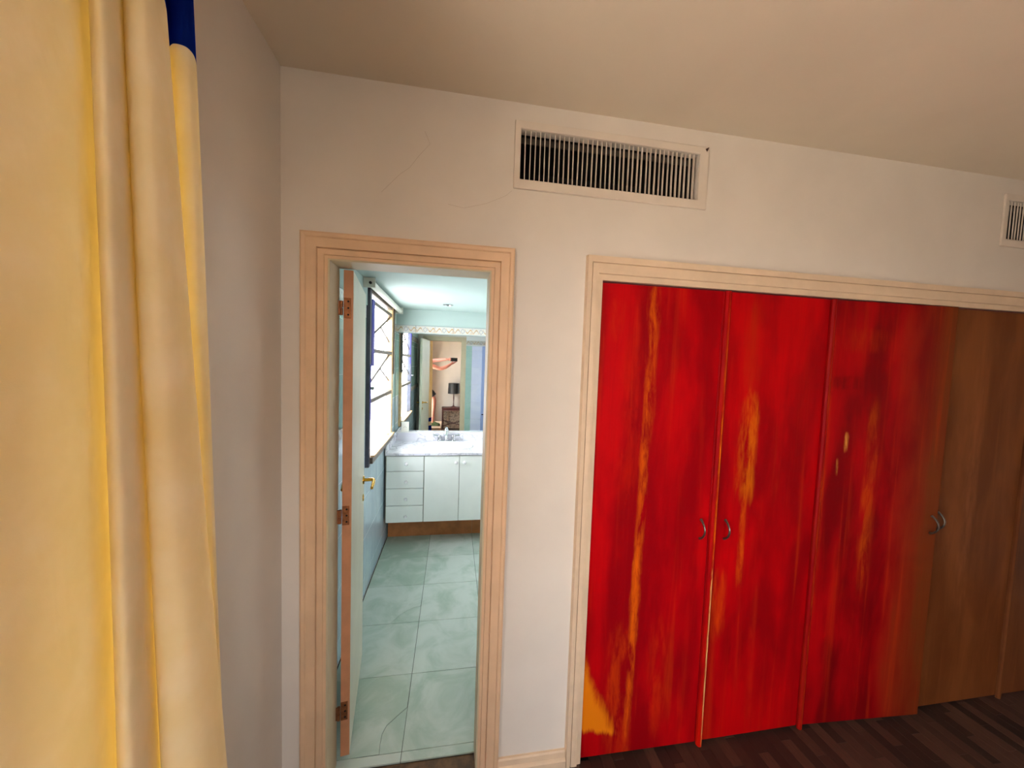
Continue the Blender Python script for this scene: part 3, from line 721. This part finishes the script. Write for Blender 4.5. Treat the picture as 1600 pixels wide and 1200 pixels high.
# ------------------------------------------------------------------ vanity
def marble():
    m = bpy.data.materials.new('grey_veined_marble'); m.use_nodes = True; b = NB(m); P = b.n['Principled BSDF']
    v = b.coord(); n = b.noise(v, 5, 6, 0.6, 1.6)
    vein = b.ss(b.m('ABSOLUTE', b.m('SUBTRACT', n, 0.5)), 0.05, 0.0)
    c = b.mix(b.ss(b.noise(v, 3, 3), 0.35, 0.7), rgb(232, 234, 238), rgb(214, 214, 222))
    b.put(P.inputs['Base Color'], b.mix(b.m('MULTIPLY', vein, 0.55), c, rgb(150, 152, 162)))
    P.inputs['Roughness'].default_value = 0.15
    return m
M_MARB = marble()
YF = 1.941; VZ0, VZ1 = 0.235, 0.868
VX0, VX1 = BX0+0.004, 0.751
va = thing('vanity_cabinet', 'white bathroom vanity with four knobbed drawers and doors under the basin', 'cabinet', ((VX0+VX1)/2, 2.2, BF))
bm = bmesh.new()
T = 0.016
for d in ((VX0, VX0+T, YF+0.019, BYM-0.002, VZ0, VZ1), (VX1-T, VX1, YF+0.019, BYM-0.002, VZ0, VZ1), (-0.248, -0.240, YF+0.019, BYM-0.002, VZ0+T, VZ1), (VX0+T, VX1-T, YF+0.019, BYM-0.002, VZ0, VZ0+T), (VX0+T, VX1-T, BYM-0.012, BYM-0.002, VZ0+T, VZ1), (VX0+T, VX1-T, YF+0.019, YF+0.035, VZ1-0.02, VZ1)): box(bm, *d)
put(mesh_obj('body', bm, mat('carcass_grey_green', rgb(150, 150, 130), 0.6)), va)
M_PLINTH = mat('plinth_board', rgb(176, 112, 62), 0.6, var=0.2, vscale=9)
put(boxo('plinth', (VX0, 0.222, 2.13, 2.148, BF, VZ0), M_PLINTH), va); put(boxo('plinth', (0.224, VX1, 2.13, 2.148, BF, VZ0), M_PLINTH), va)
def knob(x, z, par):
    k = latho('knob', [(0.007, 0.0), (0.006, -0.012), (0.013, -0.018), (0.016, -0.026), (0.012, -0.033), (0, -0.035)], (x, YF, z), 'y', M_KNOB, None, 14)
    k.parent = par; return k
zz = [VZ0+0.002, 0.397, 0.558, 0.719, VZ1-0.006]
for j in range(4):
    d = boxo('drawer', (VX0+0.010, -0.2475, YF, YF+0.018, zz[j]+0.0025, zz[j+1]-0.0025), M_WHITE, None, 0.0015, 1); put(d, va)
    knob(-0.400, [0.302, 0.464, 0.627, 0.794][j], d)
for (x0, x1, kx) in ((-0.2405, 0.0775, 0.050), (0.0815, 0.400, 0.127), (0.404, VX1-0.004, 0.45)):
    d = boxo('door', (x0, x1, YF, YF+0.018, VZ0+0.004, VZ1-0.008), M_WHITE, None, 0.0015, 1); put(d, va)
    knob(kx, 0.800, d)
# worktop with an oval cut-out
SX, SY, RX, RY = -0.045, 2.200, 0.235, 0.165
wt = thing('worktop', 'white marble worktop with grey veins on the bathroom vanity', 'worktop', ((VX0+VX1)/2, 2.2, VZ1))
bm = bmesh.new()
N = 48; tx0, tx1, ty0, ty1 = VX0, VX1+0.02, YF-0.012, BYM-0.001
ov = []; rec = []
for k in range(N):
    a = 2*math.pi*k/N; c, s = math.cos(a), math.sin(a); ov.append((SX+RX*c, SY+RY*s))
    f = min((tx1-SX)/c if c > 1e-9 else (tx0-SX)/c if c < -1e-9 else 1e9, (ty1-SY)/s if s > 1e-9 else (ty0-SY)/s if s < -1e-9 else 1e9)
    rec.append((SX+f*c, SY+f*s))
cor = [(tx1, ty1), (tx0, ty1), (tx0, ty0), (tx1, ty0)]
for cpt in cor:      # snap nearest ray points onto the corners
    i = min(range(N), key=lambda q: (rec[q][0]-cpt[0])**2+(rec[q][1]-cpt[1])**2); rec[i] = cpt
rings = [[bm.verts.new((*p, z)) for p in ring] for ring, z in ((ov, VZ1), (rec, VZ1), (rec, 0.889), (ov, 0.889))]
for q in range(4):
    r0, r1 = rings[q], rings[(q+1) % 4]
    for k in range(N): bm.faces.new((r0[k], r0[(k+1) % N], r1[(k+1) % N], r1[k]))
put(mesh_obj('slab', bm, M_MARB), wt)
put(boxo('backsplash', (VX0+0.014, tx1, BYM-0.016, BYM-0.001, 0.889, 0.970), M_MARB, None, 0.001, 1), wt)
put(boxo('side_splash', (VX0, VX0+0.014, ty0, BYM-0.001, 0.889, 0.975), M_MARB, None, 0.001, 1), wt)
put(boxo('ledge', (VX0+0.014, tx1, BYM-0.022, BYM-0.001, 0.970, 0.983), M_CER, None, 0.001, 1), wt)
# basin
bs = thing('wash_basin', 'white oval inset wash basin in the marble worktop', 'sink', (SX, SY, 0.75))
prof = [(1.13, 0.8892), (1.13, 0.896), (1.10, 0.902), (1.03, 0.901), (0.97, 0.893), (0.93, 0.870), (0.84, 0.82), (0.65, 0.775), (0.35, 0.757), (0.08, 0.754), (0.0, 0.754)]
bm = bmesh.new(); lathe(bm, prof, (SX, SY, 0), 'z', 48, RX, RY)
put(mesh_obj('bowl', bm, M_CER, None, True), bs)
put(latho('drain', [(0, 0.757), (0.018, 0.757), (0.022, 0.7545)], (SX, SY, 0), 'z', M_CHROME, None, 16), bs)
# tap
FXc, FYc = -0.055, 2.420
tp = thing('basin_tap', 'chrome two-handle tap behind the oval basin', 'tap', (FXc, FYc, 0.889))
zf = 0.8895
bm = bmesh.new(); box(bm, FXc-0.098, FXc+0.098, FYc-0.022, FYc+0.022, zf, zf+0.014); bevel(bm, 0.006, 3); put(mesh_obj('base', bm, M_CHROME, None, True), tp)
for s in (-1, 1):
    h = latho('handle', [(0.022, zf+0.014), (0.018, zf+0.03), (0.020, zf+0.052), (0.016, zf+0.066), (0, zf+0.069)], (FXc+s*0.072, FYc, 0), 'z', M_CHROME); put(h, tp)
    tubeo('lever', [(FXc+s*0.072, FYc, zf+0.058), (FXc+s*0.10, FYc-0.004, zf+0.066), (FXc+s*0.140, FYc-0.006, zf+0.070)], [0.010, 0.010, 0.011], M_CHROME, h)
put(tubeo('spout', [(FXc, FYc, zf+0.012), (FXc, FYc, zf+0.065), (FXc, FYc-0.014, zf+0.098), (FXc, FYc-0.05, zf+0.104), (FXc, FYc-0.095, zf+0.080), (FXc, FYc-0.108, zf+0.058)], [0.023, 0.021, 0.019, 0.016, 0.014, 0.013], M_CHROME, None, 14), tp)
put(latho('lift_rod', [(0.003, zf+0.014), (0.003, zf+0.118), (0.011, zf+0.122), (0.012, zf+0.132), (0, zf+0.138)], (FXc, FYc+0.014, 0), 'z', M_CHROME, None, 10), tp)
# mirror
def mirror_mat():
    m = mat('silvered_glass', (0.86, 0.90, 0.875, 1), 0.0, 1.0); return m
mi = tag(boxo('wall_mirror', (BX0+0.003, BX1-0.01, BYM-0.006, BYM-0.0005, 0.985, 2.018), mirror_mat(), None), 'large frameless wall mirror above the bathroom worktop', 'mirror')
# socket
so = thing('power_socket', 'ivory wall socket at the lower left corner of the mirror', 'socket', (-0.486, BYM-0.006, 1.035))
put(boxo('plate', (-0.524, -0.448, BYM-0.018, BYM-0.0062, 0.984, 1.088), M_PLAST, None, 0.003), so)
put(boxo('insert', (-0.508, -0.464, BYM-0.0195, BYM-0.018, 1.012, 1.052), M_PLAST, None, 0.001), so)
for dx in (-0.010, 0.0, 0.010): put(latho('pin_hole', [(0, -0.0008), (0.0028, -0.0008), (0.0028, 0)], (-0.486+dx, BYM-0.0195, 1.030 if dx else 1.040), 'y', M_DARK, None, 10), so)
# ceiling downlight (switched off)
dl = thing('downlight', 'small round chrome downlight in the bathroom ceiling', 'light', (-0.062, 2.048, BZ))
put(latho('ring', [(0.036, BZ), (0.048, BZ-0.002), (0.048, BZ-0.006), (0.036, BZ-0.009), (0.033, BZ-0.003)], (-0.062, 2.048, 0), 'z', M_CHROME, None, 28), dl)
put(latho('lens', [(0, BZ-0.002), (0.033, BZ-0.002), (0.033, BZ-0.0005)], (-0.062, 2.048, 0), 'z', mat('lamp_glass_grey', rgb(150, 156, 156), 0.3), None, 24), dl)

# ------------------------------------------------------------------ far side of the bedroom (seen in the mirror)
tb = thing('side_table', 'low dark mahogany table with crossed braces, reflected in the mirror', 'table', (0.03, -2.93, 0))
tx0, tx1, ty0, ty1 = -0.262, 0.33, -3.05, -2.80
put(boxo('tabletop', (tx0, tx1, ty0, ty1, 0.545, 0.575), M_MAHOG, None, 0.004), tb)
put(boxo('apron', (tx0+0.01, tx1-0.01, ty1-0.03, ty1-0.012, 0.50, 0.545), M_MAHOG), tb)
for x in (tx0+0.005, tx1-0.033):
    for y in (ty0+0.005, ty1-0.033): put(boxo('leg', (x, x+0.028, y, y+0.028, 0.0, 0.545), M_MAHOG, None, 0.002), tb)
put(tubeo('brace', [(tx0+0.02, ty1-0.02, 0.10), (tx1-0.02, ty0+0.02, 0.22)], 0.010, M_MAHOG), tb)
put(tubeo('brace', [(tx0+0.02, ty0+0.02, 0.22), (tx1-0.02, ty1-0.02, 0.10)], 0.010, M_MAHOG), tb)
lp = thing('table_lamp', 'table lamp with black drum shade and dark red stem, reflected in the mirror', 'lamp', (0.03, -2.93, 0.575))
put(latho('base', [(0.075, 0.5755), (0.075, 0.587), (0.03, 0.60), (0.016, 0.62)], (0.03, -2.93, 0), 'z', M_MAHOG), lp)
put(latho('stem', [(0.016, 0.62), (0.011, 0.70), (0.016, 0.82), (0.010, 0.94), (0.010, 1.0)], (0.03, -2.93, 0), 'z', M_MAHOG), lp)
put(latho('shade', [(0.148, 0.925), (0.150, 0.925), (0.138, 1.19), (0.136, 1.19), (0.147, 0.927)], (0.03, -2.93, 0), 'z', M_BLACK, None, 32), lp)
put(latho('shade_carrier', [(0.137, 1.182), (0.137, 1.186), (0.0, 1.187)], (0.03, -2.93, 0), 'z', M_BLACK, None, 20), lp)
put(tubeo('shade_post', [(0.03, -2.93, 0.99), (0.03, -2.93, 1.184)], 0.005, M_BRASS), lp)
M_SPECK = mat('speckled_panel', rgb(166, 144, 122), 0.85, var=0.55, vscale=42)
tag(boxo('speckled_panel', (-0.225, 0.29, -3.078, -3.060, 0.0, 0.46), M_SPECK, None, 0.004), 'brown speckled panel standing behind the legs of the dark table', 'panel')

# ------------------------------------------------------------------ photographer, seen in the mirror
def skin(name, verts, edges, rads, root=0, sub=2):
    me = bpy.data.meshes.new(name); me.from_pydata(verts, edges, []); o = bpy.data.objects.new(name, me); COL.objects.link(o)
    sm = o.modifiers.new('skin', 'SKIN'); sm.use_smooth_shade = True
    lay = me.skin_vertices[0].data if me.skin_vertices else None
    if lay is None:
        bm_ = bmesh.new(); bm_.from_mesh(me); bm_.verts.layers.skin.verify(); bm_.to_mesh(me); bm_.free(); lay = me.skin_vertices[0].data
    for i, r in enumerate(rads):
        lay[i].radius = (r, r) if not isinstance(r, tuple) else r; lay[i].use_root = (i == root)
    ss_ = o.modifiers.new('sub', 'SUBSURF'); ss_.levels = sub; ss_.render_levels = sub
    dg = bpy.context.evaluated_depsgraph_get(); dg.update()
    res = bpy.data.meshes.new_from_object(o.evaluated_get(dg))
    bpy.data.objects.remove(o)
    return res
def join(name, meshes, m, parent):
    bm = bmesh.new()
    for q in meshes: bm.from_mesh(q)
    o = mesh_obj(name, bm, m, parent)
    for p in o.data.polygons: p.use_smooth = True
    return o
per = thing('person', 'person in dark shorts and green shoes holding up a phone, reflected in the bathroom mirror', 'person', (-0.55, -1.70, 0.32))
V_ = [(-0.64, -1.68, 1.17), (-0.64, -1.68, 1.36), (-0.63, -1.68, 1.56), (-0.62, -1.68, 1.70), (-0.60, -1.67, 1.78), (-0.59, -1.66, 1.84),
      (-0.60, -1.50, 1.68), (-0.44, -1.50, 1.63), (-0.27, -1.50, 1.575), (-0.13, -1.465, 1.63), (-0.035, -1.435, 1.70),
      (-0.60, -1.85, 1.70), (-0.50, -1.78, 1.72), (-0.40, -1.70, 1.755), (-0.25, -1.57, 1.775), (-0.125, -1.455, 1.79),
      (-0.60, -1.60, 1.12), (-0.47, -1.60, 1.02), (-0.40, -1.60, 0.92), (-0.405, -1.60, 0.80), (-0.425, -1.60, 0.45), (-0.425, -1.60, 0.36),
      (-0.64, -1.77, 1.12), (-0.62, -1.77, 0.98), (-0.60, -1.77, 0.83), (-0.63, -1.77, 0.72), (-0.69, -1.77, 0.45), (-0.69, -1.77, 0.36)]
E_ = [(0, 1), (1, 2), (2, 3), (3, 4), (4, 5), (3, 6), (6, 7), (7, 8), (8, 9), (9, 10), (3, 11), (11, 12), (12, 13), (13, 14), (14, 15), (0, 16), (16, 17), (17, 18), (18, 19), (19, 20), (20, 21), (0, 22), (22, 23), (23, 24), (24, 25), (25, 26), (26, 27)]
R_ = [0.11, 0.10, 0.11, 0.08, 0.05, 0.05, 0.06, 0.052, 0.042, 0.037, 0.026, 0.06, 0.052, 0.042, 0.036, 0.026, 0.085, 0.075, 0.058, 0.058, 0.038, 0.036, 0.085, 0.075, 0.058, 0.056, 0.038, 0.036]
ms = [skin('b', V_, E_, R_, 0, 2)]
# head with jaw, brow, nose, ears
bm = bmesh.new(); bmesh.ops.create_uvsphere(bm, u_segments=24, v_segments=18, radius=0.1)
for v in bm.verts:
    v.co.z *= 1.22; v.co.y *= 0.82
    if v.co.z < -0.03: v.co.y *= 0.86; v.co.x *= 0.9
HC = Vector((-0.565, -1.65, 1.915)); HR = Matrix.Rotation(math.radians(20), 3, 'Z')
def hmap(p): return HC + HR @ Vector(p)
for v in bm.verts: v.co = hmap(v.co)
me = bpy.data.meshes.new('h'); bm.to_mesh(me); bm.free(); ms.append(me)
ms.append(skin('nose', [hmap((0.092, 0, 0.025)), hmap((0.112, 0, -0.01)), hmap((0.098, 0, -0.03))], [(0, 1), (1, 2)], [0.008, 0.013, 0.012]))
for s in (-1, 1): ms.append(skin('ear', [hmap((0.0, s*0.084, 0.025)), hmap((-0.008, s*0.090, 0.0)), hmap((0.002, s*0.085, -0.025))], [(0, 1), (1, 2)], [0.012, 0.016, 0.009]))
# hands: palm + five fingers each, closed on the phone
PX0, PX1, PZ0, PZ1, PY = -0.061, 0.086, 1.748, 1.822, -1.424
def hand(palm, fingers, thumb):
    ms.append(skin('palm', palm, [(0, 1), (1, 2)], [0.022, 0.026, 0.020]))
    for f in fingers+[thumb]: ms.append(skin('finger', f, [(k, k+1) for k in range(len(f)-1)], [0.0095, 0.009, 0.0085, 0.0075][:len(f)]))
# left hand under the phone
hand([(-0.055, -1.440, 1.690), (-0.010, -1.436, 1.708), (0.025, -1.432, 1.722)],
     [[(0.010+k*0.004, -1.446+k*0.006, 1.716-k*0.002), (0.035+k*0.004, -1.447+k*0.004, 1.730), (0.058-k*0.004, -1.436+k*0.002, 1.736), (0.066-k*0.008, -1.414, 1.739+k*0.001)] for k in range(4)],
     [(-0.035, -1.446, 1.712), (-0.028, -1.450, 1.735), (-0.015, -1.446, 1.756), (0.0, -1.442, 1.766)])
# right hand at the phone's left end
hand([(-0.140, -1.462, 1.785), (-0.105, -1.452, 1.787), (-0.085, -1.446, 1.788)],
     [[(-0.095, -1.442, 1.808-k*0.014), (-0.078, -1.416, 1.810-k*0.014), (-0.060, -1.408, 1.809-k*0.014), (-0.047+abs(k-1)*-0.005, -1.410, 1.807-k*0.013)] for k in range(4)],
     [(-0.105, -1.462, 1.775), (-0.078, -1.456, 1.770), (-0.052, -1.446, 1.775), (-0.034, -1.440, 1.782)])
body = put(join('body', ms, M_SKIN, None), per)
# clothes and hair
def garment(name, tubes, m):
    bm = bmesh.new()
    for pts, rd in tubes: tube(bm, pts, rd, 20)
    o = mesh_obj(name, bm, m, None, True); return put(o, per)
garment('shirt', [([(-0.64, -1.68, 1.14), (-0.64, -1.68, 1.25), (-0.64, -1.68, 1.38), (-0.63, -1.68, 1.52), (-0.625, -1.68, 1.62), (-0.62, -1.68, 1.71), (-0.612, -1.675, 1.76), (-0.605, -1.672, 1.785)], [0.150, 0.146, 0.140, 0.150, 0.148, 0.125, 0.085, 0.062]),
    ([(-0.62, -1.60, 1.68), (-0.60, -1.52, 1.685), (-0.55, -1.50, 1.665), (-0.49, -1.50, 1.645)], [0.090, 0.086, 0.078, 0.072]),
    ([(-0.62, -1.76, 1.69), (-0.60, -1.84, 1.70), (-0.56, -1.825, 1.71), (-0.52, -1.795, 1.717)], [0.090, 0.086, 0.078, 0.072])], M_SHIRT)
garment('shorts', [([(-0.64, -1.68, 1.02), (-0.64, -1.68, 1.08), (-0.64, -1.68, 1.16), (-0.64, -1.68, 1.22)], [0.10, 0.148, 0.156, 0.150]),
    ([(-0.61, -1.61, 1.12), (-0.54, -1.605, 1.075), (-0.47, -1.60, 1.02), (-0.425, -1.60, 0.965)], [0.105, 0.105, 0.098, 0.092]),
    ([(-0.64, -1.76, 1.12), (-0.63, -1.765, 1.04), (-0.62, -1.77, 0.95), (-0.61, -1.77, 0.87)], [0.105, 0.105, 0.100, 0.094])], M_SHORT)
for (ax, ay) in ((-0.425, -1.60), (-0.69, -1.77)):
    bm = bmesh.new()
    pr = [(-0.085, 0.030), (-0.070, 0.040), (-0.02, 0.046), (0.05, 0.042), (0.10, 0.046), (0.145, 0.040), (0.17, 0.018)]
    hts = [0.06, 0.095, 0.105, 0.085, 0.060, 0.048, 0.032]
    rows = []
    for (dx, hw), ht in zip(pr, hts):
        ring = []
        for k in range(12):
            a = 2*math.pi*k/12; ring.append(bm.verts.new((ax+dx, ay+hw*math.cos(a), 0.338+max(0, math.sin(a))*ht - (0 if math.sin(a) >= 0 else 0.004))))
        rows.append(ring)
    for i in range(len(rows)-1):
        for k in range(12): bm.faces.new((rows[i][k], rows[i][(k+1) % 12], rows[i+1][(k+1) % 12], rows[i+1][k]))
    bm.faces.new(rows[0]); bm.faces.new(rows[-1][::-1])
    s1 = put(mesh_obj('shoe', bm, M_SHOE, None, True), per)
    bm = bmesh.new(); up = [(ax+dx, ay+hw*1.05) for dx, hw in pr]+[(ax+dx, ay-hw*1.05) for dx, hw in pr[::-1]]
    prism(bm, up, 0.3205, 0.335, lambda a, b, c: (a, b, c)); s2 = mesh_obj('sole', bm, M_SOLE, s1)
bm = bmesh.new(); bmesh.ops.create_uvsphere(bm, u_segments=24, v_segments=16, radius=0.108)
bmesh.ops.delete(bm, geom=[v for v in bm.verts if v.co.z < -0.02 or (v.co.x > 0.055 and v.co.z < 0.06)], context='VERTS')
for v in bm.verts: v.co = hmap((v.co.x-0.004, v.co.y*0.84, v.co.z*1.2+0.004))
put(mesh_obj('hair', bm, M_HAIR, None, True), per)
for s in (-1, 1):
    put(latho('eye', [(0, 0.012), (0.008, 0.009), (0.012, 0.0), (0.008, -0.009), (0, -0.012)], tuple(hmap((0.084, s*0.032, 0.022))), 'z', mat('eye_white', rgb(230, 228, 224), 0.3), None, 12), per)
put(tubeo('mouth', [hmap((0.086, -0.022, -0.056)), hmap((0.092, 0, -0.058)), hmap((0.086, 0.022, -0.056))], 0.005, mat('lips', rgb(180, 96, 90), 0.5), None, 8), per)
ph = thing('phone', 'black phone held sideways in both hands, reflected in the mirror', 'phone', (0.0125, PY, PZ0))
put(boxo('case', (PX0, PX1, PY-0.004, PY+0.004, PZ0, PZ1), M_PHONE, None, 0.003, 2), ph)
put(latho('lens', [(0, 0.0012), (0.006, 0.0012), (0.006, 0)], (PX0+0.018, PY+0.004, PZ1-0.018), 'y', M_DARK, None, 14), ph)
